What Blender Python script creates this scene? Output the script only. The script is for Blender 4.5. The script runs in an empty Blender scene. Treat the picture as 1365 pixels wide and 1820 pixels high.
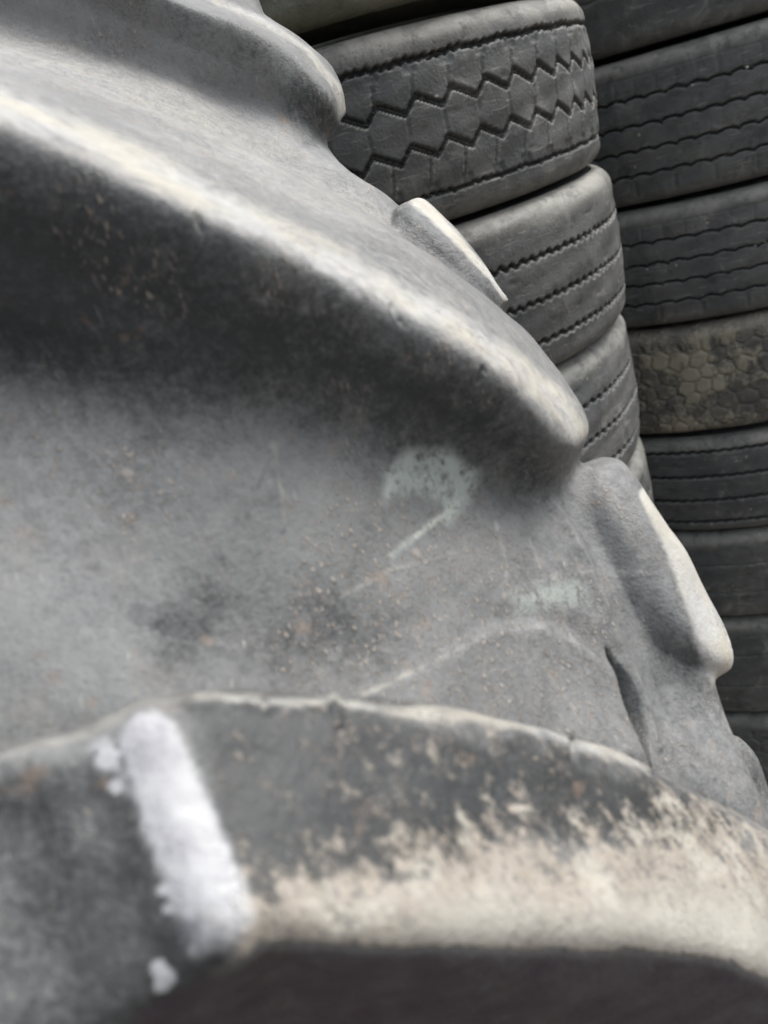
import bpy, math, random
import numpy as np
from mathutils import Matrix, Vector
from mathutils.bvhtree import BVHTree

random.seed(4); RNG = np.random.default_rng(4)
SC = bpy.context.scene
COL = SC.collection

# ------------------------------------------------------------------ camera, world, sun, exposure
CAMZ = 1.885
FPX = 1428.0
p = math.radians(24); r = math.radians(16)
_r0 = np.array([1, 0, 0.]); _u0 = np.array([0, math.sin(p), math.cos(p)]); CF = np.array([0, math.cos(p), -math.sin(p)])
CR = math.cos(r) * _r0 - math.sin(r) * _u0
CU = math.sin(r) * _r0 + math.cos(r) * _u0
CO = np.array([0, 0, CAMZ])
cam = bpy.data.cameras.new('camera'); camo = bpy.data.objects.new('camera', cam); COL.objects.link(camo)
M = Matrix.Identity(4)
for i in range(3):
    M[i][0] = CR[i]; M[i][1] = CU[i]; M[i][2] = -CF[i]; M[i][3] = CO[i]
camo.matrix_world = M
cam.sensor_fit = 'VERTICAL'; cam.sensor_height = 36; cam.lens = 36 * FPX / 1820
cam.clip_start = 0.02; cam.clip_end = 200
cam.dof.use_dof = True; cam.dof.focus_distance = 0.62; cam.dof.aperture_fstop = 9
SC.camera = camo

SUN_EL, SUN_AZ = math.radians(60), math.radians(75)   # azimuth measured from +Y towards +X
w = bpy.data.worlds.new('World'); SC.world = w; w.use_nodes = True
nt = w.node_tree; nt.nodes.clear()
sky = nt.nodes.new('ShaderNodeTexSky'); sky.sky_type = 'NISHITA'; sky.sun_disc = False
sky.sun_elevation = SUN_EL; sky.sun_rotation = SUN_AZ; sky.dust_density = 5; sky.air_density = 1.0; sky.ozone_density = 1.0
hsv = nt.nodes.new('ShaderNodeHueSaturation'); hsv.inputs['Saturation'].default_value = 0.35   # overcast: pale sky
bg = nt.nodes.new('ShaderNodeBackground'); bg.inputs[1].default_value = 0.13
out = nt.nodes.new('ShaderNodeOutputWorld')
nt.links.new(sky.outputs[0], hsv.inputs['Color']); nt.links.new(hsv.outputs[0], bg.inputs[0]); nt.links.new(bg.outputs[0], out.inputs[0])
sun = bpy.data.lights.new('sun', 'SUN'); sun.energy = 1.3; sun.angle = math.radians(32); sun.color = (1, .99, .975)
suno = bpy.data.objects.new('sun', sun); COL.objects.link(suno)
sd = Vector((math.sin(SUN_AZ) * math.cos(SUN_EL), math.cos(SUN_AZ) * math.cos(SUN_EL), math.sin(SUN_EL)))
suno.rotation_euler = sd.to_track_quat('Z', 'Y').to_euler()
suno.location = (0, 0, 6)
SC.view_settings.view_transform = 'Standard'; SC.view_settings.look = 'None'
SC.view_settings.gamma = 1; SC.view_settings.use_curve_mapping = False
SC.view_settings.exposure = 1.25

# ------------------------------------------------------------------ helpers
def P(x, y, d):
    return CO + d * (CR * (x - 682.5) / FPX + CU * (910 - y) / FPX + CF)

def project(V):
    q = V - CO
    z = q @ CF
    return 682.5 + FPX * (q @ CR) / z, 910 - FPX * (q @ CU) / z, z

def mesh_np(name, V, F, mat=None, smooth=True, parent=None, normals=None):
    V = np.asarray(V, np.float32); F = np.asarray(F, np.int32)
    me = bpy.data.meshes.new(name)
    n = F.shape[1]
    me.vertices.add(len(V)); me.vertices.foreach_set('co', V.ravel())
    me.loops.add(F.size); me.loops.foreach_set('vertex_index', F.ravel())
    me.polygons.add(len(F)); me.polygons.foreach_set('loop_start', np.arange(0, F.size, n, dtype=np.int32))
    me.update(calc_edges=True)
    me.polygons.foreach_set('use_smooth', np.full(len(F), smooth))
    if normals is not None:
        me.normals_split_custom_set_from_vertices(normals.tolist())
    if mat: me.materials.append(mat)
    o = bpy.data.objects.new(name, me); COL.objects.link(o)
    if parent: o.parent = parent
    return o

def tag(o, label=None, cat=None, group=None, kind=None):
    if label: o['label'] = label
    if cat: o['category'] = cat
    if group: o['group'] = group
    if kind: o['kind'] = kind
    return o

class N:
    """small node-tree writer"""
    def __init__(s, name):
        s.m = bpy.data.materials.new(name); s.m.use_nodes = True
        s.t = s.m.node_tree; s.t.nodes.clear()
    def n(s, typ, ins=None, **kw):
        x = s.t.nodes.new(typ)
        for k, v in kw.items(): setattr(x, k, v)
        for k, v in (ins or {}).items():
            if isinstance(v, bpy.types.NodeSocket): s.t.links.new(v, x.inputs[k])
            else: x.inputs[k].default_value = v
        return x
    def noise(s, vec, scale, detail=4, rough=.55, dist=0.):
        return s.n('ShaderNodeTexNoise', {'Vector': vec, 'Scale': scale, 'Detail': detail, 'Roughness': rough, 'Distortion': dist}).outputs[0]
    def ramp(s, v, a, b, lo=0., hi=1.):
        return s.n('ShaderNodeMapRange', {'Value': v, 'From Min': a, 'From Max': b, 'To Min': lo, 'To Max': hi}, interpolation_type='SMOOTHSTEP').outputs[0]
    def math(s, op, a, b=0.):
        return s.n('ShaderNodeMath', {0: a, 1: b}, operation=op).outputs[0]
    def mix(s, f, a, b):
        x = s.n('ShaderNodeMix', {'Factor': f}, data_type='RGBA')
        for k, v in ((6, a), (7, b)):
            if isinstance(v, bpy.types.NodeSocket): s.t.links.new(v, x.inputs[k])
            else: x.inputs[k].default_value = (*v, 1)
        return x.outputs[2]
    def attr(s, name): return s.n('ShaderNodeAttribute', attribute_name=name).outputs['Fac']
    def finish(s, col, rough, height=None, dist=.001, spec=.35):
        b = s.n('ShaderNodeBsdfPrincipled', {'Base Color': col, 'Roughness': rough, 'Specular IOR Level': spec})
        if height is not None:
            bm = s.n('ShaderNodeBump', {'Height': height, 'Distance': dist, 'Strength': 1.})
            s.t.links.new(bm.outputs[0], b.inputs['Normal'])
        s.n('ShaderNodeOutputMaterial', {'Surface': b.outputs[0]})
        return s.m

# ------------------------------------------------------------------ materials
def mat_tractor():
    s = N('dusty_tractor_rubber')
    co = s.n('ShaderNodeTexCoord').outputs['Object']
    map2 = s.n('ShaderNodeMapping', {'Vector': co, 'Scale': (1, 1, .35), 'Rotation': (.4, .5, .3)}).outputs[0]
    n1 = s.noise(co, 28, 5, .6); n2 = s.noise(co, 160, 5, .65); n3 = s.noise(co, 700, 3, .6); nst = s.noise(map2, 210, 4, .6)
    n0 = s.noise(co, 9, 3, .5)
    dust, mud, white, green, soil_shade = (s.attr(a) for a in ('dust', 'mud', 'white', 'green', 'soil_shade'))
    # bare rubber -> grey dust film; the mask also holds painted shade
    f = s.math('ADD', s.math('MULTIPLY', s.math('SUBTRACT', n1, .5), .95), s.math('MULTIPLY', s.math('SUBTRACT', n2, .5), 1.0))
    f = s.math('ADD', f, s.math('MULTIPLY', s.math('SUBTRACT', n0, .5), .7))
    f = s.math('ADD', f, s.math('MULTIPLY', s.math('SUBTRACT', nst, .5), .8))
    f = s.math('ADD', f, s.math('MULTIPLY', s.math('SUBTRACT', s.noise(co, 480, 5, .7), .5), 1.3))
    film = s.ramp(s.math('ADD', s.math('MULTIPLY', f, .62), soil_shade), .0, 1.)
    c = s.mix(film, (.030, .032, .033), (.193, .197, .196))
    tint = s.ramp(n0, .42, .6)
    c = s.mix(s.math('MULTIPLY', s.math('MULTIPLY', tint, film), .45), c, (.092, .097, .094))
    c = s.mix(s.math('MULTIPLY', s.ramp(s.noise(co, 34, 5, .65, .4), .50, .70), s.math('MULTIPLY', film, .24)), c, (.175, .145, .12))
    # brown soil specks
    sp = s.math('MULTIPLY', s.ramp(s.noise(co, 95, 3, .5), .60, .72), s.ramp(n1, .42, .58))
    c = s.mix(s.math('MULTIPLY', sp, .42), c, (.185, .135, .098))
    # fine pale crumbs
    vo = s.n('ShaderNodeTexVoronoi', {'Vector': map2, 'Scale': 300., 'Randomness': 1.})
    sep = s.n('ShaderNodeSeparateColor', {'Color': vo.outputs['Color']})
    crumb = s.math('MULTIPLY', s.ramp(vo.outputs['Distance'], .30, .12), s.ramp(sep.outputs[0], .90, .93))
    vo2 = s.n('ShaderNodeTexVoronoi', {'Vector': co, 'Scale': 75., 'Randomness': 1.})
    sep2 = s.n('ShaderNodeSeparateColor', {'Color': vo2.outputs['Color']})
    crumb2 = s.math('MULTIPLY', s.ramp(s.math('ADD', vo2.outputs['Distance'], s.math('MULTIPLY', n3, .3)), .36, .24), s.ramp(sep2.outputs[1], .90, .93))
    clus = s.ramp(s.math('ADD', s.noise(co, 24, 3, .5), s.math('MULTIPLY', s.attr('grit'), .38)), .50, .68)
    fine = s.math('MULTIPLY', s.ramp(s.noise(map2, 620, 3, .6), .56, .66), clus)
    crumbs = s.math('MAXIMUM', s.math('MULTIPLY', s.math('MULTIPLY', crumb, clus), .6), s.math('MULTIPLY', crumb2, s.math('MULTIPLY', clus, .35)))
    crumbs = s.math('MAXIMUM', crumbs, s.math('MULTIPLY', fine, .62))
    m3 = s.n('ShaderNodeMapping', {'Vector': co, 'Scale': (3.2, 1, .12), 'Rotation': (.9, .7, .2)}).outputs[0]
    scr = s.math('MULTIPLY', s.ramp(s.noise(m3, 150, 3, .6), .66, .74), s.ramp(n1, .45, .6))
    c = s.mix(s.math('MULTIPLY', scr, .6), c, (.33, .33, .31))
    c = s.mix(crumbs, c, (.34, .30, .25))
    # green-grey scuff
    g = s.math('MULTIPLY', green, s.ramp(n2, .3, .55))
    c = s.mix(s.math('MULTIPLY', g, .9), c, (.30, .335, .31))
    # worn cream dust on crests
    d = s.ramp(s.math('ADD', dust, s.math('ADD', s.math('MULTIPLY', s.math('SUBTRACT', n2, .5), .75), s.math('ADD', s.math('MULTIPLY', s.math('SUBTRACT', n1, .5), .35), s.math('MULTIPLY', s.math('SUBTRACT', nst, .5), .4)))), .12, 1.05)
    cream = s.mix(s.ramp(n1, .35, .65), (.345, .345, .335), (.35, .335, .285))
    cream = s.mix(s.math('MULTIPLY', s.ramp(s.noise(co, 42, 5, .65), .52, .68), .30), cream, (.24, .205, .165))
    c = s.mix(d, c, cream)
    # caked mud, broken up with streaky noise
    ms = s.math('ADD', mud, s.math('ADD', s.math('ADD', s.math('MULTIPLY', s.math('SUBTRACT', nst, .5), 2.2), s.math('MULTIPLY', s.math('SUBTRACT', n3, .5), .7)), s.math('MULTIPLY', s.math('SUBTRACT', s.noise(map2, 120, 6, .7), .5), 1.6)))
    m = s.ramp(ms, .43, .98)
    mud_c = s.mix(n2, (.225, .19, .15), (.345, .32, .275))
    mud_c = s.mix(s.ramp(s.noise(map2, 380, 5, .7), .48, .66), mud_c, (.13, .12, .112))
    mud_c = s.mix(s.math('MULTIPLY', s.ramp(s.noise(co, 48, 4, .6), .5, .62), .6), mud_c, (.40, .385, .335))
    mud_c = s.mix(s.ramp(mud, 1.1, 1.6, 0., .7), mud_c, (.315, .308, .272))
    c = s.mix(s.math('MULTIPLY', m, .85), c, mud_c)
    # white paint
    wv = s.ramp(s.math('ADD', white, s.math('ADD', s.math('MULTIPLY', s.math('SUBTRACT', s.noise(co, 420, 4, .6), .5), .5), s.math('MULTIPLY', s.math('SUBTRACT', s.noise(co, 260, 5, .65), .5), .9))), .12, .80)
    wc = s.mix(s.ramp(s.noise(map2, 90, 5, .6), .35, .80), (.37, .375, .38), (.22, .22, .24))
    c = s.mix(s.math('MULTIPLY', wv, .93), c, wc)
    c = s.mix(s.math('MULTIPLY', s.attr('plum_shade'), s.ramp(s.noise(co, 60, 6, .7), .3, .7, .95, .6)), c, (.040, .031, .040))
    h = s.math('ADD', s.math('MULTIPLY', n2, .9), s.math('MULTIPLY', n3, .40))
    h = s.math('ADD', h, s.math('MULTIPLY', m, .35)); h = s.math('ADD', h, s.math('MULTIPLY', crumbs, .8))
    rough = s.ramp(film, 0, 1, .46, .74)
    return s.finish(c, rough, h, .0011, .3)

def mat_truck(name, base, dusty, hue=(.15, .15, .135), amt=.45, mudamt=0.):
    s = N(name)
    co = s.n('ShaderNodeTexCoord').outputs['Object']
    oi = s.n('ShaderNodeObjectInfo').outputs['Random']
    off = s.n('ShaderNodeVectorMath', {0: co, 1: s.n('ShaderNodeCombineXYZ', {0: s.math('MULTIPLY', oi, 37), 1: s.math('MULTIPLY', oi, 19)}).outputs[0]}, operation='ADD').outputs[0]
    n1 = s.noise(off, 7, 5, .6); n2 = s.noise(off, 45, 5, .65); n3 = s.noise(off, 260, 3, .6)
    n4 = s.noise(off, 19, 6, .7, .6)
    f = s.ramp(s.math('ADD', s.math('ADD', s.math('MULTIPLY', n1, .4), s.math('MULTIPLY', n4, .35)), s.math('MULTIPLY', n2, .25)), .40, .60)
    c = s.mix(s.math('MULTIPLY', f, amt), base, hue)
    lip = s.attr('lip'); groove_shade = s.attr('groove')
    c = s.mix(s.math('MULTIPLY', lip, s.ramp(n2, .35, .6, .25, .8)), c, dusty)
    # soil film on shoulders
    sh = s.math('MULTIPLY', s.attr('shoulder'), s.ramp(n4, .35, .60, .35, .95))
    c = s.mix(sh, c, dusty)
    c = s.mix(s.math('MULTIPLY', s.ramp(n3, .6, .75), .25), c, (.16, .15, .13))
    c = s.mix(groove_shade, c, (.014, .014, .014))       # shade inside the grooves, painted into the colour
    c = s.mix(s.math('MULTIPLY', s.ramp(n4, .56, .70), .55), c, tuple(v * 1.5 for v in hue))
    c = s.mix(s.math('MULTIPLY', s.ramp(s.noise(off, 31, 5, .7), .55, .66), .5), c, tuple(v * .55 for v in base))
    vs = s.n('ShaderNodeTexVoronoi', {'Vector': off, 'Scale': 55.}); vc = s.n('ShaderNodeSeparateColor', {'Color': vs.outputs['Color']})
    c = s.mix(s.math('MULTIPLY', s.math('MULTIPLY', s.ramp(s.math('ADD', vs.outputs['Distance'], s.math('MULTIPLY', n3, .25)), .30, .22), s.ramp(vc.outputs[0], .93, .95)), .7), c, (.33, .31, .27))
    # scratches
    sm = s.n('ShaderNodeMapping', {'Vector': off, 'Scale': (9, 9, 90), 'Rotation': (.6, .3, .8)}).outputs[0]
    sc_ = s.math('MULTIPLY', s.ramp(s.noise(sm, 3, 2, .5), .63, .70), .35)
    c = s.mix(sc_, c, (.25, .24, .21))
    if mudamt:
        mm = s.ramp(s.math('ADD', s.noise(off, 9, 4, .65), s.math('MULTIPLY', n2, .25)), .58, .70)
        c = s.mix(s.math('MULTIPLY', mm, mudamt), c, (.25, .23, .175))
    h = s.math('ADD', s.math('MULTIPLY', n2, .6), s.math('MULTIPLY', n3, .4))
    h = s.math('ADD', h, s.math('MULTIPLY', n4, .45))
    if mudamt: h = s.math('ADD', h, s.math('MULTIPLY', mm, 1.2))
    return s.finish(c, s.ramp(n2, .3, .7, .5, .75), h, .0022, .35)

M_TR = mat_tractor()
M_MID = mat_truck('worn_grey_rubber', (.050, .053, .053), (.23, .225, .20), (.112, .112, .103))
M_DARK = mat_truck('dark_worn_rubber', (.052, .056, .058), (.20, .20, .18), (.135, .135, .125))
M_MUDDY = mat_truck('muddy_worn_rubber', (.060, .060, .055), (.19, .18, .15), (.14, .132, .112), .6, .85)
M_GREEN = mat_truck('mossy_worn_rubber', (.08, .085, .067), (.20, .20, .14), (.17, .17, .125))

def mat_plain(name, col, rough=.9, bump=.01, sc=12):
    s = N(name); co = s.n('ShaderNodeTexCoord').outputs['Object']
    n1 = s.noise(co, sc, 6, .6); n2 = s.noise(co, sc * 9, 4, .6)
    c = s.mix(s.ramp(n1, .35, .65), tuple(v * .6 for v in col), tuple(v * 1.25 for v in col))
    return s.finish(c, rough, s.math('ADD', n1, s.math('MULTIPLY', n2, .4)), bump, .2)
M_GROUND = mat_plain('packed_earth', (.11, .09, .07))
M_WHITE = mat_plain('white_paint', (.55, .55, .53), .6, .0005, 300)

# ------------------------------------------------------------------ ground
g = mesh_np('ground', [(-60, -60, 0), (60, -60, 0), (60, 60, 0), (-60, 60, 0)], [(0, 1, 2, 3)], M_GROUND)
tag(g, kind='structure')

# ------------------------------------------------------------------ truck tyres
def sst(x): x = np.clip(x, 0, 1); return x * x * (3 - 2 * x)
def line(dist, hw, soft=.35): return sst((hw - np.abs(dist)) / (hw * soft) )
def tri(a): a = a % 1.; return np.abs(2 * a - 1) * 2 - 1
def trap(a, k=1.8): return np.clip(tri(a) * k, -1, 1)

# each returns (depth m, lip 0..1). v = fraction from the top edge, a = arc length m, W = tread width m
def zz(ph, k=.66):
    ph = ph % 1.
    w_ = np.where(ph < k, -1 + 2 * ph / k, 1 - 2 * (ph - k) / (1 - k))
    return np.clip(w_ * 1.08, -1, 1)
def pat_hex(v, a, W, n):
    per = n; ph = a / per                    # period length m
    rip = .0045 * np.sin(ph * 2 * np.pi * 4) + .004 * np.sin(a * 90) + .003 * tri(ph * 2.7)
    d = .009 * line(v - .17 - rip, .0165)
    d = np.maximum(d, .008 * line(v - .835 - rip * .8, .0125))
    lip = .5 * line(v - .148 - rip, .006)
    for c0, o in ((.375, 0.), (.605, -.62)):
        q = v - c0 - .036 * zz(ph + o)
        d = np.maximum(d, .0068 * line(q, .0190, .3) - .0042 * line(q, .0045, .5))
        lip = np.maximum(lip, .9 * line(q - .0225, .0045))
    sip = lambda o: ((ph + o + .5) % 1. - .5) * per
    d = np.maximum(d, np.where((v > .17) & (v < .34), .0026 * line(sip(0) + (v - .25) * .05, .0016), 0))
    d = np.maximum(d, np.where((v > .40) & (v < .58), .0020 * line(sip(-.64) + (v - .5) * .012, .0013), 0))
    d = np.maximum(d, np.where((v > .63) & (v < .835), .0036 * line(sip(.04) + (v - .74) * .05, .0020), 0))
    # scooped, worn block corners at the grooves
    d = np.maximum(d, .0022 * line(v - .205, .026) * (np.abs(sip(0)) < .16 * per))
    d = np.maximum(d, .0026 * line(v - .80, .030) * (np.abs(sip(.04)) < .17 * per))
    lip = np.maximum(lip, np.where((v > .62) & (v < .80), .8 * line(sip(.04) - .0035 + (v - .74) * .05, .0011), 0))
    return d, lip
def pat_ribs(v, a, W, n):
    d = 0; lip = 0
    for c0 in (.30, .545, .79):
        rip = (.012 + .003 * np.sin(a * 31)) * np.sin(a * 2 * np.pi / n + .8 * np.sin(a * 23 + c0 * 9)) + .005 * tri(a / n * .41)
        d = np.maximum(d, .009 * line(v - c0 - rip * .8, .0140))
        lip = np.maximum(lip, line(v - c0 - .021 - rip, .0058, .8) * (.55 + .45 * np.sin(a * 19 + c0 * 30)))
    return d, lip
def pat_scallop(v, a, W, n):
    d = .0012 * line(v - .13, .004); lip = 0
    for i, c0 in enumerate((.27, .45, .62, .79)):
        ph = (a / n + .37 * i) % 1.
        z = c0 - .017 * np.sin(np.pi * ph) + .010 * ph
        d = np.maximum(d, .0080 * line(v - z - .0015 * np.sin(a * 57), .0105))
        lip = np.maximum(lip, .35 * line(v - z + .011, .004))
    ph = ((a / n) % 1. - .5) * n
    d = np.maximum(d, np.where((v > .14) & (v < .27), .0014 * line(ph, .0022), 0))
    d = np.maximum(d, np.where((v > .83) & (v < .93), .0022 * line((((a / n) * .5) % 1. - .5) * n * 2, .0032), 0))
    return d, lip
def pat_cells(v, a, W, n):
    a0 = a; a = a + .005 * np.sin(v * 17 + a * 9) + .004 * np.sin(a * 37 + v * 5); u = v * W + .005 * np.sin(a0 * 29 + v * 8)
    d = np.full_like(v + a, 9.); d2 = d.copy()
    hx = n; hy = n * .87
    for oy in range(0, int(W / hy) + 2):
        yy = oy * hy
        xx = (a / hx + (oy % 2) * .5) % 1. - .5
        r_ = np.hypot(xx * hx, u - yy)
        nw = r_ < d; d2 = np.where(nw, d, np.minimum(d2, r_)); d = np.where(nw, r_, d)
        r2 = np.hypot((1 - np.abs(xx)) * hx, u - yy)
        d2 = np.minimum(d2, r2)
    e = d2 - d
    g_ = .0036 * sst((.0055 + .002 * np.sin(a * 23) * np.sin(v * 19) - e) / .0035) * ((v > .12) & (v < .94))
    return g_, .3 * sst((.009 - e) / .003) * (v > .15) * (v < .95)
def pat_fourribs(v, a, W, n):
    d = 0; lip = 0
    for c0 in (.12, .37, .62, .86):
        rip = .005 * np.sin(a * 2 * np.pi / n)
        d = np.maximum(d, .009 * line(v - c0 - rip, .016)); lip = np.maximum(lip, .6 * line(v - c0 - .027 - rip, .006))
    return d, lip
def pat_worn(v, a, W, n):
    d = 0; lip = 0
    for c0 in (.33, .66):
        rip = .006 * np.sin(a * 2 * np.pi / n)
        d = np.maximum(d, .0028 * line(v - c0 - rip, .010)); lip = np.maximum(lip, .3 * line(v - c0 - .02 - rip, .006))
    return d, lip

KIND = {}
def tyre_meshes(kind, pat, n, R, W, hull=.052):
    """tread and sidewall meshes of one tyre lying flat, its centre at the origin"""
    key = (kind, R, W)
    if key in KIND: return KIND[key]
    per = 2 * np.pi * R; n = per / round(per / n)
    A = 1050; K = max(int(W / .0021), 60)
    th = np.linspace(0, 2 * np.pi, A, endpoint=False)[:, None]
    v = np.linspace(0, 1, K)[None, :]
    z = W * (.5 - v)
    # rounded shoulders and a slight crown
    e = np.minimum(v, 1 - v) * W; sh = .026
    rr = R - np.where(e < sh, sh - np.sqrt(np.maximum(sh * sh - (sh - e) ** 2, 0)), 0) - .006 * ((v - .5) * 2) ** 2 * np.ones_like(th)
    a = th * R
    d, lip = pat(v + 0 * a, a + 0 * v, W, n)
    wob = .0012 * np.sin(th * 3 + .4) + .0008 * np.sin(th * 7 + v * 9)
    wear = .0011 * np.sin(a * 41 + v * 17) * np.sin(a * 13 - v * 23)
    rg = np.random.default_rng(len(KIND) * 7 + 3)
    for _ in range(90):                       # chips and gouges
        a0, v0, la, lv, dp = rg.uniform(0, per), rg.uniform(.05, .95), rg.uniform(.002, .012), rg.uniform(.006, .02), rg.uniform(.0006, .002)
        wear = wear + dp * np.exp(-((a - a0) / la) ** 2) * np.exp(-((v - v0) / lv) ** 2) * -1
    rr = rr - d + wob + wear
    V = np.stack([rr * np.cos(th), rr * np.sin(th), z + 0 * rr], -1).reshape(-1, 3)
    i = np.arange(A)[:, None]; k = np.arange(K - 1)[None, :]
    F = np.stack([i * K + k, i * K + k + 1, ((i + 1) % A) * K + k + 1, ((i + 1) % A) * K + k], -1).reshape(-1, 4)[:, ::-1]
    to = mesh_np('tread', V, F)
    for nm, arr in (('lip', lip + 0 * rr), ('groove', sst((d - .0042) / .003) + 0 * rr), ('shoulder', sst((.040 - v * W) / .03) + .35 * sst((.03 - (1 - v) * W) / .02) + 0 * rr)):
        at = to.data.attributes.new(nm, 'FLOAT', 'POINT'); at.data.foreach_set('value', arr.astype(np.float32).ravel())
    # sidewalls: from tread edge bulging to the bead, with a rim recess inside
    def side(sgn):
        Re = R - sh - .006
        pr = [(Re, W / 2), (Re - .012, W / 2 - .001), (Re - .03, W / 2 - .003), (Re - .07, W / 2 + .005), (Re - .10, W / 2 + .005), (Re - .15, W / 2 - .012), (R * .56, W / 2 - .03), (R * .53, W / 2 - .045), (R * .53, W / 2 - .06), (R * .57, W / 2 - .062), (R * .75, W / 2 - .03), (R * .9, W / 2 - .03), (R * .93, 0)]
        pr = [(a_, b_ * sgn) for a_, b_ in pr]
        A2 = 200; t2 = np.linspace(0, 2 * np.pi, A2, endpoint=False)
        V = np.array([[(a_ * math.cos(t), a_ * math.sin(t), b_) for (a_, b_) in pr] for t in t2]).reshape(-1, 3); K2 = len(pr)
        i = np.arange(A2)[:, None]; k = np.arange(K2 - 1)[None, :]
        F = np.stack([i * K2 + k, i * K2 + k + 1, ((i + 1) % A2) * K2 + k + 1, ((i + 1) % A2) * K2 + k], -1).reshape(-1, 4)
        if sgn > 0: F = F[:, ::-1]
        o = mesh_np('sidewall', V, F[:, ::-1])
        return o
    s1, s2 = side(1), side(-1)
    res = (to.data, s1.data, s2.data)
    for o in (to, s1, s2): bpy.data.objects.remove(o)
    KIND[key] = res
    return res

def truck_tyre(kind, pat, n, R, W, loc, rot, mat, label, group, tilt=(0, 0)):
    ds = tyre_meshes(kind, pat, n, R, W)
    e = bpy.data.objects.new('truck_tyre', None); COL.objects.link(e); e.empty_display_size = .1
    e.location = loc; e.rotation_euler = (tilt[0], tilt[1], rot)
    tag(e, label, 'tyre', group)
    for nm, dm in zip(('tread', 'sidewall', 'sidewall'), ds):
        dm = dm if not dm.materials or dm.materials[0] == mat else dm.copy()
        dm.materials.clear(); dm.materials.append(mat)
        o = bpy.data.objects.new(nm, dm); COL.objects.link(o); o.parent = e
    return e

# middle stack. (z top, z bottom relative to camera, before scaling)
S = .85; cx, cy = .111 * S, 1.7465 * S; RM = .5 * S
hexn = .0587 * S
mid = [
    ('fourribs', pat_worn, .03, .435, .158, M_GREEN, 'greenish worn tyre at the top edge of the photo, resting on the hexagon block tyre'),
    ('hex', pat_hex, hexn, .137, -.132, M_MID, 'grey truck tyre with two zigzag grooves and hexagonal tread blocks in the near stack'),
    ('ribs', pat_ribs, .017, -.143, -.418, M_MID, 'truck tyre with three rippled grooves and light lips, directly under the hexagon block tyre'),
    ('ribs2', pat_ribs, .020, -.428, -.700, M_DARK, 'rippled groove truck tyre, third down the near stack, just right of the big lug nose'),
    ('worn', pat_worn, .02, -.71, -.98, M_DARK, 'dark tyre low in the near stack, mostly hidden behind the tractor tyre lugs'),
    ('ribs3', pat_ribs, .02, -.99, -1.28, M_DARK, 'ribbed tyre in the lower half of the near stack, fourth from the ground'),
    ('worn2', pat_worn, .02, -1.29, -1.59, M_DARK, 'worn tyre in the near stack, third from the ground'),
    ('ribs4', pat_ribs, .02, -1.60, -1.90, M_DARK, 'ribbed tyre in the near stack, second from the ground'),
    ('worn3', pat_worn, .02, -1.91, -2.212, M_DARK, 'worn tyre on the ground at the foot of the near stack'),
]
def put(lst, cx, cy, S, R, group, rots):
    for i, (k, pt, n, zt, zb, m, lab) in enumerate(lst):
        W = (zt - zb) * S
        truck_tyre(k, pt, n, R, W, (cx + random.uniform(-.004, .004), cy + random.uniform(-.004, .004), CAMZ + (zt + zb) / 2 * S), rots[i % len(rots)], m, lab, group, (random.uniform(-.006, .006), random.uniform(-.006, .006)))
put(mid, cx, cy, S, RM, 'truck tyres in the near stack', [.3, .02, 1.1, 2.0, .7])
# right stack
S2 = 1.1; cx2, cy2 = .893 * S2, 1.9007 * S2; RR = .5 * S2
right = [
    ('cellsa', pat_worn, .05, .285, .027, M_DARK, 'dark smooth worn tyre at the top right corner, uppermost of the right stack'),
    ('scallop', pat_scallop, .037, .018, -.222, M_DARK, 'dark truck tyre with thin scalloped grooves and a white speck, second down the right stack'),
    ('scallop2', pat_scallop, .042, -.232, -.452, M_DARK, 'dark scalloped groove tyre with a small white curl of paint by the right edge'),
    ('cells', pat_cells, .038, -.460, -.680, M_MUDDY, 'muddy tyre with rounded hexagon tread cells in the right stack'),
    ('fourribs', pat_fourribs, .022, -.690, -.908, M_DARK, 'tyre with four narrow straight ribs, below the muddy hexagon cell tyre'),
    ('wornb', pat_worn, .03, -.916, -1.132, M_DARK, 'plain worn dark tyre below the narrow ribbed tyre in the right stack'),
    ('cellsb', pat_worn, .025, -1.142, -1.410, M_DARK, 'dark worn tyre beside the tip of the right tractor lug, second lowest in its stack'),
    ('cellsc', pat_cells, .05, -1.418, -1.712, M_DARK, 'dark tyre low on the right edge, lowest of the right stack, with faint cells'),
]
put(right, cx2, cy2, S2, RR, 'truck tyres in the right stack', [.5, .9, 2.2, 1.3, .1, .8, 1.9, 2.6])

# white specks and the curl of paint: raised dabs on the tyre faces
def cylhit(px, py, cx, cy, R):
    d = CR * (px - 682.5) / FPX + CU * (910 - py) / FPX + CF
    a = d[0] ** 2 + d[1] ** 2; b = -(d[0] * cx + d[1] * cy); c = cx * cx + cy * cy - R * R
    t = (-b - math.sqrt(b * b - a * c)) / a
    return CO + t * d
def dabs(pts, rad, par):
    V = []; F = []
    for (x, y) in pts:
        q = cylhit(x, y, cx2, cy2, RR - .003); n_ = np.array([q[0] - cx2, q[1] - cy2, 0]); n_ /= np.linalg.norm(n_)
        t_ = np.array([-n_[1], n_[0], 0]); z_ = np.array([0, 0, 1.])
        b0 = len(V); V.append(q + n_ * rad * .4)
        K = 9
        for k in range(K):
            a_ = 2 * math.pi * k / K; rr = rad * random.uniform(.75, 1.15)
            V.append(q + t_ * rr * math.cos(a_) + z_ * rr * math.sin(a_) - n_ * .001)
        for k in range(K): F.append((b0, b0 + 1 + k, b0 + 1 + (k + 1) % K))
    o = mesh_np('paint_dab', V, F, M_WHITE); o.parent = par
    o.matrix_parent_inverse = Matrix.Translation(par.location).inverted() if par.rotation_euler.z == 0 else (Matrix.Translation(par.location) @ par.rotation_euler.to_matrix().to_4x4()).inverted()
    return o
ty = [o for o in COL.objects if o.name.startswith('truck_tyre')]
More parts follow.
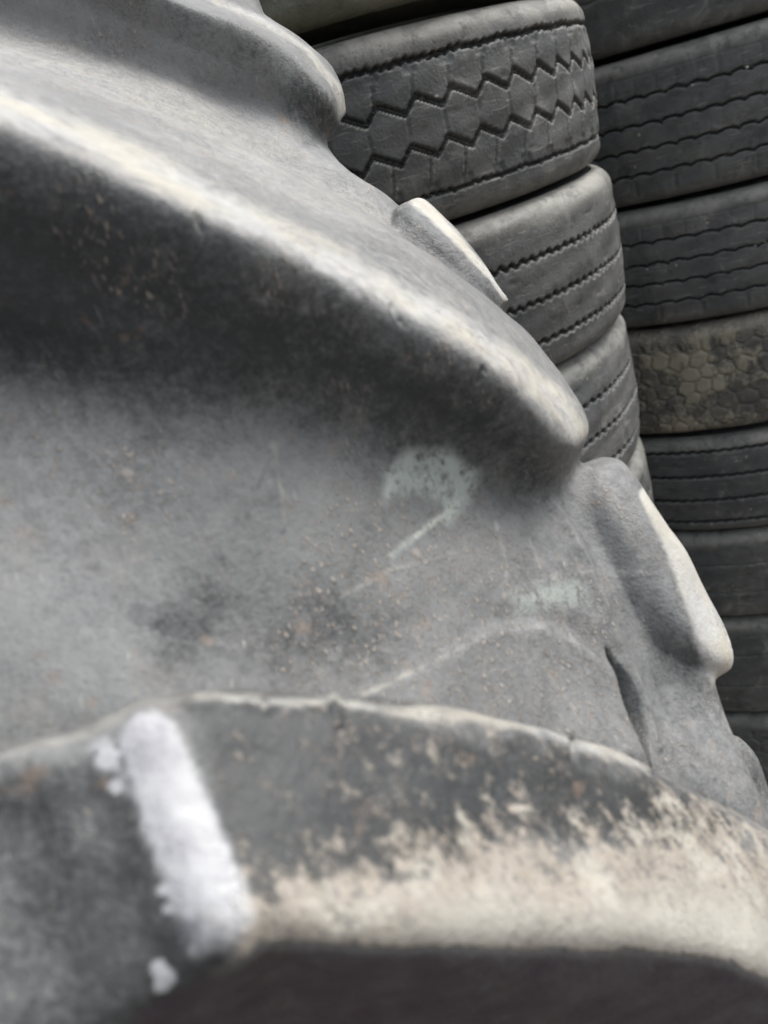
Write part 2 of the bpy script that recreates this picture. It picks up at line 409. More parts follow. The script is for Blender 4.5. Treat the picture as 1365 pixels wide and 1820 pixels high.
rt = [o for o in ty if o.get('group') == 'truck tyres in the right stack']
dabs([(1328, 118)], .0035, rt[1])
dabs([(1262, 436)], .003, rt[2])
dabs([(1352, 424), (1348, 427), (1345, 432), (1343, 438), (1342, 445), (1346, 449), (1359, 428)], .0035, rt[2])

# ------------------------------------------------------------------ tractor tyre (real 3-D lofts, fused and split again into parts)
def catmull(pts, n):
    pts = np.asarray(pts, float); m = len(pts)
    seg = np.linalg.norm(np.diff(pts, axis=0), axis=1); t = np.concatenate([[0], np.cumsum(seg)]); t /= t[-1]
    tan = np.zeros_like(pts)
    tan[1:-1] = (pts[2:] - pts[:-2]) / (t[2:] - t[:-2])[:, None]
    tan[0] = (pts[1] - pts[0]) / (t[1] - t[0]); tan[-1] = (pts[-1] - pts[-2]) / (t[-1] - t[-2])
    q = np.linspace(0, 1, n); i = np.clip(np.searchsorted(t, q, 'right') - 1, 0, m - 2)
    h = (t[i + 1] - t[i])[:, None]; s = ((q - t[i]) / h[:, 0])[:, None]
    return (2 * s**3 - 3 * s**2 + 1) * pts[i] + (s**3 - 2 * s**2 + s) * h * tan[i] + (-2 * s**3 + 3 * s**2) * pts[i + 1] + (s**3 - s**2) * h * tan[i + 1]

def splinecol(arr, n):
    """arr (S,K,3): interpolate along S with shared uniform parameter"""
    S_, K, _ = arr.shape
    t = np.arange(S_, dtype=float); q = np.linspace(0, S_ - 1, n); i = np.clip(q.astype(int), 0, S_ - 2); s = (q - i)[:, None, None]
    tan = np.zeros_like(arr); tan[1:-1] = (arr[2:] - arr[:-2]) / 2; tan[0] = arr[1] - arr[0]; tan[-1] = arr[-1] - arr[-2]
    return (2 * s**3 - 3 * s**2 + 1) * arr[i] + (s**3 - 2 * s**2 + s) * tan[i] + (-2 * s**3 + 3 * s**2) * arr[i + 1] + (s**3 - s**2) * tan[i + 1]

def loft(sections, ns=8, nk=8, closed=True):
    """closed tube through sections of (px,py,depth) control points; centripetal around, smooth along; end caps as fans"""
    A = np.array([[P(*c) for c in s] for s in sections])          # S,K,3
    A = splinecol(A, (len(sections) - 1) * ns + 1)
    # around (closed catmull, uniform)
    K = A.shape[1]; q = np.arange(K * nk) / nk; i = q.astype(int); s = (q - i)[None, :, None]
    tan = (np.roll(A, -1, 1) - np.roll(A, 1, 1)) / 2 * .8
    i1 = (i + 1) % K
    B = (2 * s**3 - 3 * s**2 + 1) * A[:, i] + (s**3 - 2 * s**2 + s) * tan[:, i] + (-2 * s**3 + 3 * s**2) * A[:, i1] + (s**3 - s**2) * tan[:, i1]
    S_, K2, _ = B.shape
    V = B.reshape(-1, 3)
    F = []
    for a in range(S_ - 1):
        for b in range(K2):
            c = (b + 1) % K2
            F.append((a * K2 + b, a * K2 + c, (a + 1) * K2 + c)); F.append((a * K2 + b, (a + 1) * K2 + c, (a + 1) * K2 + b))
    V = np.vstack([V, B[0].mean(0), B[-1].mean(0)]); n0 = len(V) - 2; n1 = n0 + 1
    for b in range(K2):
        c = (b + 1) % K2
        F.append((n0, c, b)); F.append((n1, (S_ - 1) * K2 + b, (S_ - 1) * K2 + c))
    F = np.array(F)
    # orient outward
    c = V.mean(0); T = V[F]; vol = np.einsum('ij,ij->i', T[:, 0] - c, np.cross(T[:, 1] - c, T[:, 2] - c)).sum()
    if vol < 0: F = F[:, ::-1]
    return V, F

carc = [
    [(-700,-560,.62),(-300,-520,.56),(0,-450,.56),(180,-400,.58),(300,-330,.60),(360,-250,.64),(330,-200,.72),(100,-100,.85),(-600,-300,.95)],
    [(-700,-250,.50),(-300,-160,.50),(0,-120,.51),(220,-60,.53),(380,-20,.53),(480,60,.57),(450,100,.68),(150,150,.85),(-600,-100,.9)],
    [(-700,-110,.46),(-300,-30,.46),(0,50,.473),(250,115,.495),(430,185,.524),(578,262,.55),(560,300,.66),(200,300,.8),(-600,0,.85)],
    [(-700,-60,.36),(-300,20,.385),(0,110,.41),(280,210,.43),(500,310,.465),(694,360,.52),(690,410,.66),(300,450,.8),(-600,200,.8)],
    [(-700,160,.34),(-300,200,.35),(0,300,.36),(300,430,.39),(600,560,.42),(800,530,.49),(780,560,.64),(400,600,.8),(-600,400,.8)],
    [(-700,600,.26),(-300,640,.275),(0,665,.292),(350,710,.31),(680,795,.348),(950,860,.40),(1010,860,.46),(700,850,.8),(-600,700,.8)],
    [(-700,860,.24),(-300,900,.255),(0,920,.272),(400,955,.293),(800,1000,.335),(1080,985,.405),(1190,1000,.47),(800,1000,.8),(-600,900,.8)],
    [(-700,1250,.225),(-300,1230,.24),(0,1200,.252),(400,1190,.27),(800,1220,.31),(1150,1225,.385),(1243,1238,.44),(800,1200,.8),(-600,1200,.8)],
    [(-700,1500,.23),(-300,1500,.235),(0,1500,.24),(400,1500,.255),(850,1500,.288),(1230,1440,.36),(1292,1400,.43),(800,1500,.8),(-600,1500,.8)],
    [(-700,1850,.26),(-300,1850,.26),(0,1870,.262),(400,1900,.262),(850,1920,.28),(1300,1820,.35),(1440,1720,.43),(900,1800,.8),(-600,1800,.8)],
    [(-700,2600,.34),(-300,2600,.34),(0,2600,.34),(400,2700,.34),(900,2700,.35),(1400,2500,.40),(1650,2300,.47),(1000,2300,.8),(-600,2300,.8)],
]
lugB = [
    [(-700,-170,.40),(-700,-130,.28),(-700,-110,.24),(-700,-70,.205),(-700,230,.215),(-700,600,.265),(-700,200,.37)],
    [(-260,-5,.41),(-260,40,.30),(-260,68,.255),(-260,104,.225),(-260,340,.24),(-260,645,.283),(-260,300,.38)],
    [(0,105,.43),(0,146,.32),(0,176,.28),(0,216,.248),(15,430,.262),(0,670,.298),(0,400,.40)],
    [(250,190,.455),(250,243,.345),(250,282,.298),(255,335,.262),(270,530,.28),(262,715,.312),(260,450,.40)],
    [(455,275,.475),(458,322,.368),(468,377,.315),(480,440,.280),(490,610,.298),(480,755,.33),(470,520,.42)],
    [(620,365,.50),(645,400,.395),(660,452,.345),(680,540,.302),(690,690,.320),(680,812,.352),(680,620,.44)],
    [(765,462,.50),(795,485,.41),(812,535,.362),(832,628,.320),(825,755,.342),(795,860,.372),(800,680,.46)],
    [(900,570,.50),(915,580,.425),(920,625,.378),(925,700,.338),(905,800,.362),(870,880,.388),(900,750,.47)],
    [(985,665,.50),(1003,678,.430),(1002,708,.392),(985,772,.356),(955,842,.380),(935,910,.400),(960,800,.47)],
    [(1032,745,.485),(1044,745,.430),(1040,765,.405),(1022,803,.380),(992,862,.395),(975,925,.412),(1000,850,.46)],
    [(1028,805,.47),(1035,800,.435),(1030,806,.42),(1018,820,.405),(1003,850,.41),(992,890,.42),(1005,850,.45)],
]
lugC = [
    [(-700,1562,0.240),(-700,1540,.185),(-600,1760,.175),(-540,1980,.17),(-460,2300,.165),(-400,2500,.20),(-380,2700,.27),(-600,1900,.29)],
    [(-260,1447,0.240),(-260,1425,.185),(-220,1590,.178),(-170,1790,.172),(-100,2050,.165),(-60,2250,.20),(-50,2450,.27),(-200,1700,.28)],
    [(0,1374,0.252),(0,1352,.197),(30,1480,.189),(65,1650,.182),(115,1895,.173),(140,2060,.21),(150,2250,.28),(100,1650,.29)],
    [(170,1318,0.258),(170,1296,.203),(205,1420,.192),(245,1560,.183),(305,1765,.175),(320,1930,.21),(340,2150,.28),(250,1600,.29)],
    [(325,1266,0.266),(322,1244,.211),(355,1370,.196),(405,1510,.186),(465,1668,.179),(475,1850,.215),(480,2080,.28),(400,1560,.30)],
    [(600,1270,0.282),(600,1248,.227),(615,1370,.211),(632,1510,.200),(650,1676,.191),(650,1850,.228),(650,2050,.29),(620,1560,.31)],
    [(900,1325,0.307),(900,1303,.252),(905,1410,.236),(905,1540,.223),(900,1683,.212),(900,1840,.25),(900,2020,.31),(900,1560,.34)],
    [(1150,1396,0.343),(1152,1374,.288),(1150,1465,.267),(1140,1570,.250),(1125,1684,.237),(1120,1840,.275),(1120,2020,.33),(1120,1580,.37)],
    [(1362,1505,0.380),(1365,1483,.325),(1368,1550,.303),(1362,1640,.284),(1358,1732,.272),(1350,1860,.31),(1340,2020,.36),(1330,1650,.40)],
    [(1490,1612,0.420),(1500,1590,.365),(1510,1650,.348),(1510,1735,.33),(1490,1840,.315),(1470,1950,.35),(1450,2080,.40),(1450,1750,.43)],
    [(1560,1722,0.455),(1570,1700,.40),(1575,1730,.385),(1570,1790,.37),(1550,1860,.36),(1530,1940,.38),(1500,2020,.42),(1510,1800,.44)],
]
lugA = [
    [(-700,-520,0.620),(-700,-500,0.500),(-700,-480,0.470),(-700,-460,0.440),(-700,-280,0.458),(-700,-130,0.478),(-700,-300,0.600)],
    [(-260,-320,0.630),(-260,-310,0.510),(-260,-292,0.480),(-260,-270,0.450),(-260,-140,0.463),(-260,-20,0.483),(-260,-150,0.600)],
    [(0,-200,0.640),(0,-190,0.520),(0,-172,0.490),(0,-150,0.460),(0,-60,0.473),(0,40,0.493),(0,-60,0.600)],
    [(200,-105,0.650),(200,-90,0.530),(198,-76,0.500),(196,-58,0.468),(200,20,0.483),(200,95,0.503),(200,0,0.600)],
    [(372,-10,0.650),(375,-6,0.540),(368,6,0.512),(358,20,0.485),(345,85,0.496),(330,150,0.515),(350,70,0.600)],
    [(470,35,0.650),(475,36,0.555),(466,46,0.530),(454,58,0.505),(442,125,0.511),(425,185,0.531),(430,120,0.600)],
    [(545,85,0.650),(550,90,0.565),(541,100,0.545),(529,112,0.525),(508,175,0.528),(482,228,0.546),(500,180,0.600)],
    [(598,146,0.630),(602,150,0.575),(594,160,0.560),(582,172,0.540),(555,218,0.544),(528,256,0.558),(540,220,0.600)],
    [(611,205,0.610),(613,202,0.585),(608,210,0.575),(600,222,0.560),(584,250,0.563),(565,274,0.574),(572,250,0.590)],
]
lugD = [  # nose of a lug of the other half of the tread
    [(700,372,.50),(708,366,.495),(716,360,.50),(722,360,.52),(718,372,.60),(700,400,.56)],
    [(700,410,.485),(722,392,.48),(735,372,.485),(752,355,.515),(745,380,.62),(700,430,.56)],
    [(730,450,.48),(762,430,.475),(786,412,.482),(802,398,.515),(790,430,.62),(740,470,.56)],
    [(770,500,.48),(812,480,.475),(842,462,.485),(853,458,.51),(840,480,.62),(780,520,.56)],
    [(820,550,.48),(852,532,.475),(880,513,.488),(886,510,.505),(870,530,.60),(830,570,.56)],
    [(860,580,.485),(880,563,.485),(900,540,.495),(905,533,.505),(890,550,.57),(860,590,.54)],
]
lugF = [
    [(998,850,0.435),(1024,828,0.431),(1055,816,0.442),(1072,813,0.448),(1060,835,0.520),(1020,870,0.500)],
    [(986,905,0.420),(1044,862,0.408),(1092,832,0.417),(1112,826,0.438),(1100,870,0.540),(1030,920,0.500)],
    [(996,960,0.418),(1079,922,0.401),(1142,890,0.409),(1158,893,0.438),(1140,920,0.550),(1050,960,0.500)],
    [(1026,1020,0.418),(1116,1000,0.398),(1180,968,0.402),(1212,975,0.443),(1180,1000,0.560),(1080,1020,0.500)],
    [(1061,1085,0.415),(1142,1070,0.396),(1208,1048,0.398),(1254,1050,0.443),(1220,1060,0.560),(1110,1090,0.500)],
    [(1101,1155,0.412),(1174,1140,0.396),(1240,1118,0.398),(1290,1118,0.443),(1250,1130,0.560),(1150,1150,0.500)],
    [(1146,1215,0.412),(1206,1200,0.404),(1272,1172,0.404),(1304,1165,0.438),(1270,1170,0.540),(1190,1200,0.500)],
    [(1181,1250,0.420),(1229,1228,0.418),(1280,1202,0.417),(1300,1190,0.433),(1270,1200,0.500),(1210,1230,0.480)],
]
lugG = [
    [(1235,1330,.435),(1264,1306,.44),(1298,1303,.445),(1312,1310,.46),(1290,1330,.53),(1240,1350,.50)],
    [(1250,1420,.42),(1285,1380,.43),(1330,1342,.44),(1348,1356,.46),(1310,1390,.54),(1260,1420,.50)],
    [(1290,1500,.42),(1330,1470,.43),(1362,1425,.44),(1378,1436,.46),(1350,1460,.55),(1300,1500,.50)],
    [(1340,1600,.42),(1390,1570,.43),(1420,1530,.44),(1438,1540,.47),(1400,1560,.55),(1350,1600,.50)],
    [(1400,1700,.43),(1440,1670,.44),(1470,1650,.45),(1490,1650,.47),(1450,1660,.54),(1410,1690,.50)],
]
SRC = [('casing', carc, 10, 10), ('lug', lugA, 7, 8), ('lug', lugB, 8, 8), ('lug', lugC, 8, 8), ('lug', lugD, 6, 7), ('lug', lugF, 6, 8), ('lug', lugG, 5, 6)]
LAB = [None, 'dusty lug at the upper left with a thin pale crest', 'long lug with a broad cream crest and dark underside', 'near lug with white paint stroke and caked tan mud',
       'small dark lug tip with a thin pale edge', 'grey lug at the right with a bright cream crest', 'small grey lug at the lower right']
parts = [loft(s_, a_, b_) for _, s_, a_, b_ in SRC]
bv = [BVHTree.FromPolygons(v.tolist(), f.tolist()) for v, f in parts]
allV = np.vstack([v for v, f in parts]); off = 0; allF = []
for v, f in parts: allF.append(f + off); off += len(v)
tmp = mesh_np('fuse', allV, np.vstack(allF))
md = tmp.modifiers.new('r', 'REMESH'); md.mode = 'VOXEL'; md.voxel_size = .00145; md.use_smooth_shade = True
ms_ = tmp.modifiers.new('s', 'SMOOTH'); ms_.factor = .5; ms_.iterations = 16
dg = bpy.context.evaluated_depsgraph_get(); ev = tmp.evaluated_get(dg); me = ev.to_mesh()
nv = len(me.vertices); V = np.empty(nv * 3, np.float32); me.vertices.foreach_get('co', V); V = V.reshape(-1, 3).astype(float)
Nn = np.empty(nv * 3, np.float32); me.vertex_normals.foreach_get('vector', Nn); Nn = Nn.reshape(-1, 3).astype(float)
Fq = np.empty(len(me.loops), np.int32); me.loops.foreach_get('vertex_index', Fq)
tot = np.empty(len(me.polygons), np.int32); me.polygons.foreach_get('loop_total', tot); assert (tot == 4).all()
Fq = Fq.reshape(-1, 4)
ev.to_mesh_clear(); bpy.data.objects.remove(tmp)
print('fused verts', nv)

# --- soften the fillets at the lug roots
px, py, pz = project(V)
def smooth_band(poly, w_, iters, zmin, zmax):
    global V
    best = np.full(nv, 1e9)
    for k in range(len(poly) - 1):
        ax, ay = poly[k]; bx, by = poly[k + 1]
        t = np.clip(((px - ax) * (bx - ax) + (py - ay) * (by - ay)) / ((bx - ax) ** 2 + (by - ay) ** 2), 0, 1)
        best = np.minimum(best, np.hypot(px - ax - t * (bx - ax), py - ay - t * (by - ay)))
    wgt = np.clip((w_ - best) / (w_ * .5), 0, 1) * ((pz > zmin) & (pz < zmax) & (((V - CO) * Nn).sum(1) < 0))
    sub = np.nonzero(wgt > 0)[0]; mp = np.full(nv, -1); 
    fs = Fq[(wgt[Fq] > 0).any(1)]
    u, inv = np.unique(fs, return_inverse=True); inv = inv.reshape(-1, 4)
    e = np.vstack([inv[:, [0, 1]], inv[:, [1, 2]], inv[:, [2, 3]], inv[:, [3, 0]]]); e = np.vstack([e, e[:, ::-1]])
    X = V[u]; ww = wgt[u][:, None]; cnt = np.bincount(e[:, 0], minlength=len(u))[:, None]
    for _ in range(iters):
        A = np.stack([np.bincount(e[:, 0], X[e[:, 1], c], len(u)) for c in range(3)], 1) / cnt
        X = X + (A - X) * ww * .9
    V[u] = X
smooth_band([(-300, 640), (0, 670), (260, 715), (480, 757), (680, 815), (795, 862)], 110, 260, .2, .42)
smooth_band([(1000, 850), (995, 940), (1030, 1030), (1070, 1110), (1120, 1190), (1190, 1240)], 60, 120, .33, .47)
smooth_band([(0, 50), (250, 118), (430, 188), (560, 262)], 60, 60, .3, .6)
px, py, pz = project(V)
# --- sculpt details onto the fused rubber
front = (pz > .05) & (pz < .62) & (((V - CO) * Nn).sum(1) < .0)
def seg_dist(x, y, pts):
    best = np.full(x.shape, 1e9); tt = np.zeros(x.shape)
    for k in range(len(pts) - 1):
        ax, ay = pts[k][:2]; bx, by = pts[k + 1][:2]
        t = np.clip(((x - ax) * (bx - ax) + (y - ay) * (by - ay)) / ((bx - ax) ** 2 + (by - ay) ** 2), 0, 1)
        d = np.hypot(x - ax - t * (bx - ax), y - ay - t * (by - ay))
        m_ = d < best; best = np.where(m_, d, best); tt = np.where(m_, (k + t) / (len(pts) - 1), tt)
    return best, tt
def inside(x, y, poly):
    c = np.zeros(x.shape, bool); n = len(poly)
    for k in range(n):
        x0, y0 = poly[k]; x1, y1 = poly[(k + 1) % n]
        if y0 == y1: continue
        cr = ((y0 > y) != (y1 > y)) & (x < (x1 - x0) * (y - y0) / (y1 - y0) + x0); c ^= cr
    return c
def soft_poly(poly, soft):
    d, _ = seg_dist(px, py, poly + [poly[0]]); sgn = np.where(inside(px, py, poly), 1, -1)
    return sst(.5 + sgn * d / soft / 2)
def tube(pts, w0, w1=None, soft=1.):
    d, t = seg_dist(px, py, pts); w_ = w0 + ((w1 if w1 is not None else w0) - w0) * t
    return sst((w_ * (1 + soft) - d) / (w_ * soft * 2)) if False else sst((w_ - d) / (w_ * soft))
H = np.zeros(nv)
onE = (py > 640) & (pz > .24)
pad = soft_poly([(640,1236),(760,1180),(880,1112),(960,1112),(1040,1150),(1095,1200),(1120,1270),(1150,1360),(900,1320)], 16)
H += .0026 * pad * onE
# slit between the pad and the centre ridge
sd_, st_ = seg_dist(px, py, [(1080,1150),(1106,1210),(1126,1268),(1139,1310),(1156,1375)])
H -= .030 * sst((2 + 14 * np.sin(np.pi * st_) - sd_) / 9) * onE
H -= .0012 * tube([(905,1095),(980,1095),(1045,1125),(1085,1165)], 34, 26, 1.) * onE
# mould seams
H += .0001 * tube([(700,985),(770,930),(850,860),(890,830)], 9, 7) * onE
H += .0020 * tube([(985,900),(1040,990),(1075,1080),(1110,1170),(1150,1260),(1170,1330)], 15, 12) * onE
H += .0003 * tube([(900,1060),(960,1035),(1030,1020),(1110,1022),(1180,1020)], 12, 9) * onE
# shallow dish in the valley and worn hollows
H -= .0075 * soft_poly([(250,1110),(330,1040),(480,1010),(640,1040),(720,1110),(700,1200),(500,1225),(300,1200)], 95) * onE
H -= .0035 * soft_poly([(700,900),(760,870),(820,900),(790,960),(720,980)], 60) * onE
# lug C: rib left of the paint, shoulder corner
isC = (py > 1230) & (pz < .33)
H += .0012 * tube([(255,1250),(290,1390),(345,1540),(420,1690)], 65, 80, 1.) * isC
H -= .0022 * tube([(140,1330),(200,1500),(260,1700),(270,1800)], 80, 90, 1.) * isC
# nicks on lug B's lower edge, lump
H += .0018 * tube([(590,1245),(600,1290)], 16, 12) * isC
rn = np.sin(V[:, 0] * 61 + 1) * np.sin(V[:, 1] * 47) * np.sin(V[:, 2] * 53 + 2) + .5 * np.sin(V[:, 0] * 140) * np.sin(V[:, 2] * 121 + V[:, 1] * 60)
H += .0011 * rn
for (x0_, y0_, x1_, y1_) in [(470,1238,476,1262),(1010,1318,1020,1350),(700,540,714,572),(352,380,358,408),(860,655,850,680),(560,1560,600,1640),(820,1480,850,1560)]:
    H -= .0022 * tube([(x0_, y0_), (x1_, y1_)], 8, 6, 1.)
H += .0012 * tube([(455,860),(480,800),(500,880),(505,940)], 9, 7, 1.) * onE
H *= front
V = V + Nn * H[:, None]

# recompute vertex normals of the displaced whole
def vnorm(V, F):
    n = np.cross(V[F[:, 2]] - V[F[:, 0]], V[F[:, 3]] - V[F[:, 1]]); out_ = np.zeros_like(V)
    for k in range(4): 
        for c in range(3): out_[:, c] += np.bincount(F[:, k], n[:, c], len(V))
    return out_ / np.maximum(np.linalg.norm(out_, axis=1), 1e-12)[:, None]
VN = vnorm(V, Fq)
if (VN * Nn).sum() < 0: VN = -VN

# --- stains, dust, mud, paint and some painted shade as attributes of the rubber surface
dust = np.zeros(nv); mud = np.zeros(nv); white = np.zeros(nv); green = np.zeros(nv); grit = np.zeros(nv); soil_shade = np.full(nv, .55)
def mx(a, b): return np.maximum(a, b)
b_crest = [(-260,62),(0,186),(150,245),(300,315),(450,392),(600,468),(700,520),(800,570),(900,640),(980,700),(1030,765)]
isB = (pz < .46) & front
dust = mx(dust, .30 * tube([(1040,835),(1070,850),(1110,930),(1140,1000)], 34, 30, 1.) * (pz > .37))
dust = mx(dust, .74 * tube(b_crest, 66, 44, .95) * isB)
dust = mx(dust, .30 * tube([(600,430),(720,490),(850,570),(960,680)], 95, 60, 1.) * isB)
dust = mx(dust, .62 * tube([(-200,-260),(200,-85),(385,-2),(475,42),(548,92),(600,155),(610,200)], 20, 15, 1.))
dust = mx(dust, .98 * tube([(1150,880),(1180,930),(1212,985),(1234,1040),(1258,1095),(1280,1150),(1292,1180)], 22, 62, .6) * (pz > .37) * (px > 1100))
dust = mx(dust, .9 * tube([(735,352),(770,378),(820,435),(870,490),(903,533)], 20, 8, .8) * (pz > .48))
dust = mx(dust, .66 * tube([(350,1238),(450,1240),(600,1248),(750,1270),(900,1300),(1050,1338),(1150,1368)], 17, 15, 1.))
dust = mx(dust, .20 * tube([(640,1236),(760,1180),(860,1130)], 14, 10, 1.) * onE)
dust = mx(dust, .30 * tube([(905,1112),(960,1115),(1040,1150),(1092,1195)], 16, 14, 1.) * onE)
dust = mx(dust, .22 * tube([(985,900),(1040,990),(1075,1080),(1110,1170),(1150,1260)], 14, 12, 1.) * onE)
dust = mx(dust, .22 * soft_poly([(640,330),(720,400),(760,480),(700,500),(560,420),(400,330)], 120))
# film cover: bare rubber areas, darker hollows, painted shade
soil_shade = soil_shade - .50 * soft_poly([(-400,180),(0,260),(300,400),(600,540),(850,680),(960,770),(940,850),(700,770),(400,700),(0,640),(-400,560)], 120)  # lug B flank: bare rubber plus its underside shade painted in
soil_shade = soil_shade - .58 * soft_poly([(330,1250),(600,1252),(900,1310),(1150,1380),(1300,1460),(1250,1500),(900,1480),(700,1560),(430,1640),(400,1500)], 40)
soil_shade = soil_shade - .46 * soft_poly([(-300,1455),(0,1375),(140,1340),(245,1310),(300,1500),(400,1700),(250,1900),(-300,2300)], 22) * (pz < .3)
soil_shade = soil_shade + .13 * soft_poly([(-300,1500),(40,1500),(120,1650),(170,1820),(-100,2100)], 60) * (pz < .3)
soil_shade = soil_shade - .36 * soft_poly([(260,1120),(340,1050),(480,1020),(640,1050),(710,1110),(690,1190),(500,1215),(300,1195)], 70)  # darker in the valley dish
soil_shade = soil_shade - .06 * soft_poly([(300,-60),(420,60),(560,150),(600,220),(560,250),(480,170),(380,110),(200,30)], 50)
soil_shade = soil_shade - .30 * soft_poly([(495,165),(540,130),(595,185),(606,215),(588,258),(540,262),(505,225)], 16)  # shade of the recess under lug A's nose, painted as darker film
soil_shade = soil_shade - .30 * soft_poly([(700,370),(760,400),(860,500),(900,560),(800,520),(720,440)], 20) * (pz > .46)
soil_shade = soil_shade - .22 * soft_poly([(1170,1120),(1230,1150),(1270,1210),(1230,1240),(1170,1200)], 40)
soil_shade = soil_shade + .30 * soft_poly([(-100,-60),(200,-20),(380,60),(480,180),(560,260),(690,370),(600,420),(400,320),(100,180),(-100,120)], 60)  # dusty valley, colour lightened further to offset the shade under lug A
soil_shade = soil_shade + 0. * soft_poly([(-100,20),(200,60),(500,200),(680,370),(600,420),(400,320),(100,180)], 60)
green = mx(green, soft_poly([(680,890),(685,835),(720,800),(790,800),(850,840),(835,890),(800,930),(790,890),(740,872),(700,885)], 14) * onE)
green = mx(green, .8 * tube([(700,985),(750,945),(810,900)], 12, 10) * onE)
green = mx(green, .6 * soft_poly([(910,1060),(960,1038),(1030,1030),(1045,1070),(980,1085),(920,1090)], 16) * onE)
grit = mx(grit, soft_poly([(640,880),(820,880),(900,1000),(1010,1060),(1100,1330),(850,1290),(560,1230),(520,1060)], 90))
grit = mx(grit, soft_poly([(-50,60),(250,120),(690,400),(820,520),(600,430),(250,230)], 60))
dust = mx(dust, .46 * soft_poly([(-100,40),(150,70),(400,190),(560,290),(700,390),(780,480),(640,420),(350,270),(150,160),(-100,110)], 70) * (pz > .3))
dust = mx(dust, .40 * tube([(0,1352),(110,1318),(200,1280),(260,1256),(350,1238)], 20, 18, 1.) * (pz < .33))
dust = mx(dust, .26 * tube([(905,1065),(960,1036),(1030,1022),(1180,1030)], 24, 18, 1.) * onE)
soil_shade = soil_shade + .16 * soft_poly([(-300,700),(0,700),(180,740),(160,950),(280,1080),(200,1250),(-50,1300),(-300,1300)], 90)
soil_shade = soil_shade + .12 * soft_poly([(1010,840),(1110,850),(1170,960),(1190,1060),(1080,1060)], 30)
for pl, w_, a_ in [([(485,790),(500,860),(510,935)], 14, .16), ([(700,985),(770,930),(850,860)], 12, .30), ([(560,1080),(700,1010),(830,975)], 10, .14), ([(640,1236),(700,1210),(860,1130)], 12, .26), ([(1000,1040),(1010,1110),(1040,1200)], 9, .18), ([(930,1150),(990,1230),(1030,1300)], 9, .16), ([(860,1200),(960,1170)], 8, .14), ([(85,260),(100,340)], 26, .12), ([(450,520),(560,560),(600,545)], 26, .12), ([(880,930),(900,1000),(895,1060)], 10, .2), ([(940,960),(960,1010)], 10, .2)]:
    dust = mx(dust, (a_ + .20) * tube(pl, w_, w_ * .7, 1.) * (pz > .2))
# mud line on lug C
ymud = np.interp(px, [300, 420, 520, 650, 760, 880, 1000, 1100, 1200, 1300, 1400], [1600, 1530, 1515, 1510, 1470, 1425, 1460, 1445, 1420, 1430, 1465])
mud = np.clip(.54 + (py - ymud) / 200, -.2, 1.6) * isC * (px > 380) * sst((px - 380) / 70) * (px < 1600)
ylow = np.interp(px, [-300, 105, 305, 465, 650, 900, 1125, 1300, 1358, 1490], [2100, 1895, 1765, 1668, 1676, 1683, 1684, 1705, 1732, 1840])
mud *= sst((ylow + 10 - py) / 14)
mud = np.where(isC & (px > 250), mud, mud - .0)
mud = mx(mud, .30 * isC * (px > 380) * (py > 1300) * (py < ylow))
wl = tube([(268,1322),(298,1400),(338,1510),(374,1610),(402,1680)], 74, 108, .6)
white = mx(white, (1.0 - .50 * sst((py - 1500) / 180)) * wl * isC * sst((ylow + 2 - py) / 60))
white = mx(white, .46 * tube([(180,1330),(205,1370),(258,1412)], 56, 44, .9) * isC)
for (x_, y_, r_) in ((190,1348,30),(204,1396,20),(287,1581,17),(296,1616,13),(276,1728,26),(292,1744,28),(286,1762,22)):
    white = mx(white, .95 * sst((r_ - np.hypot(px - x_, py - y_)) / (r_ * .6)) * isC)
plum_shade = sst((py - ylow - 4) / 22) * (pz < .40) * (py > 1600) * front  # purple underside tone with the shade below lug C painted in
for a_ in (mud, white): a_ *= front

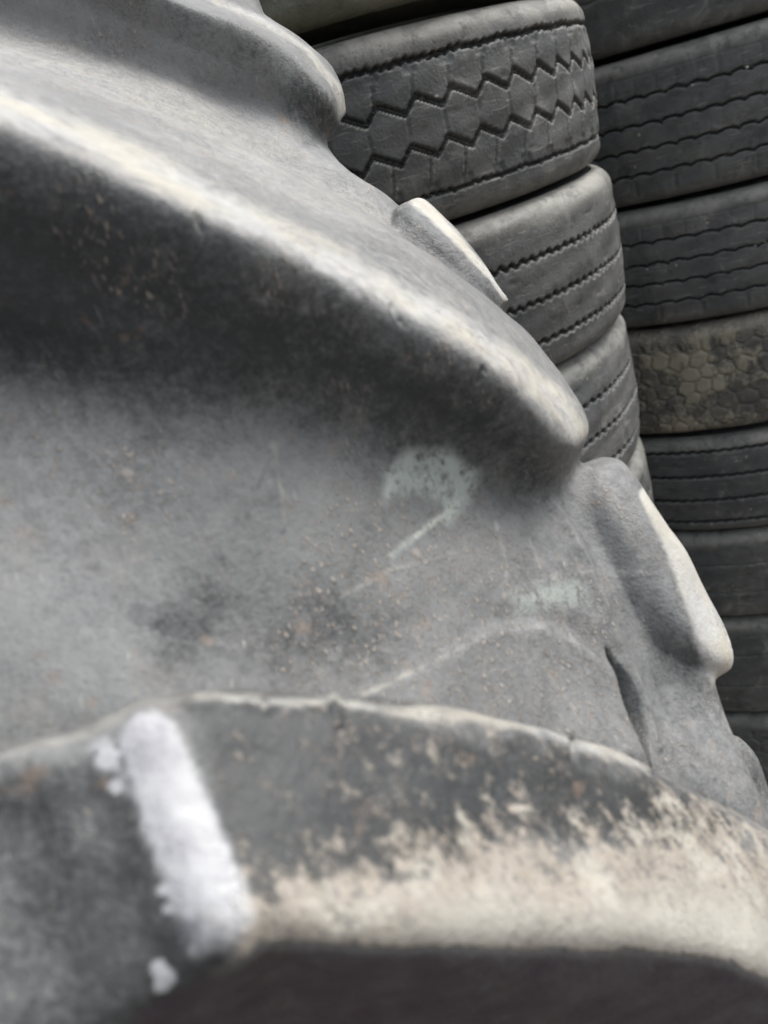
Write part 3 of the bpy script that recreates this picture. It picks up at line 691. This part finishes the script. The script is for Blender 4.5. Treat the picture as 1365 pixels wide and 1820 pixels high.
# split the fused skin into its parts
cen = V[Fq].mean(1)
def dist_to(bvh, pts):
    o_ = np.empty(len(pts))
    fn = bvh.find_nearest
    for k, q in enumerate(pts): o_[k] = fn(q, .05)[3] or .05 if fn(q, .05)[0] is not None else .05
    return o_
D = []
cl = cen.tolist()
for b_, (pv, _) in zip(bv, parts):
    lo, hi = pv.min(0) - .01, pv.max(0) + .01
    m_ = ((cen > lo) & (cen < hi)).all(1); d_ = np.full(len(cen), .05)
    idx = np.nonzero(m_)[0]; d_[idx] = dist_to(b_, [cl[k] for k in idx]); D.append(d_)
D = np.array(D); D[0] += .0006
cls = D.argmin(0)
root = bpy.data.objects.new('tractor_tyre', None); COL.objects.link(root)
root.location = P(700, 1500, .45)
tag(root, 'big dusty tractor tyre with thick curved lugs filling the foreground', 'tyre')
ATT = dict(dust=dust, mud=mud, white=white, green=green, grit=grit, soil_shade=soil_shade, plum_shade=plum_shade)
for k, (nm, *_r) in enumerate(SRC):
    f_ = Fq[cls == k]
    if not len(f_): continue
    u, inv = np.unique(f_, return_inverse=True); f2 = inv.reshape(-1, 4)
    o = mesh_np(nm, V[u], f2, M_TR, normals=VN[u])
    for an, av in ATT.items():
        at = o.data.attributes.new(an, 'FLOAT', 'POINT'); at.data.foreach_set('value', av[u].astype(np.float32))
    o.parent = root; o.matrix_parent_inverse = Matrix.Translation(root.location).inverted()
    if LAB[k]: o['label'] = LAB[k]

# the rest of the tyre going down to the ground, below the picture
path = [(.36, 1.62), (.27, 1.38), (.225, 1.12), (.215, .86), (.27, .60), (.41, .36), (.62, .17), (.86, .10)]
V2 = []; F2 = []
prof = [(-.42, .10), (-.40, .03), (-.30, .0), (-.12, -.01), (.06, .0), (.12, .03), (.14, .10), (0, .16), (-.3, .16)]
pp = catmull([(a_, b_, 0) for a_, b_ in path], 40)[:, :2]
tg = np.gradient(pp, axis=0); tg /= np.linalg.norm(tg, axis=1)[:, None]
for (y_, z_), (ty_, tz_) in zip(pp, tg):
    ny, nz = -tz_, ty_                     # inward normal of the ring
    for (x_, h_) in prof: V2.append((x_, y_ + .06 + ny * h_, max(z_ + nz * h_, .004)))
K_ = len(prof)
for a_ in range(len(pp) - 1):
    for b_ in range(K_):
        c_ = (b_ + 1) % K_
        F2.append((a_ * K_ + b_, a_ * K_ + c_, (a_ + 1) * K_ + c_, (a_ + 1) * K_ + b_))
o = mesh_np('tread_band', V2, F2, M_DARK); o.parent = root; o.matrix_parent_inverse = Matrix.Translation(root.location).inverted()
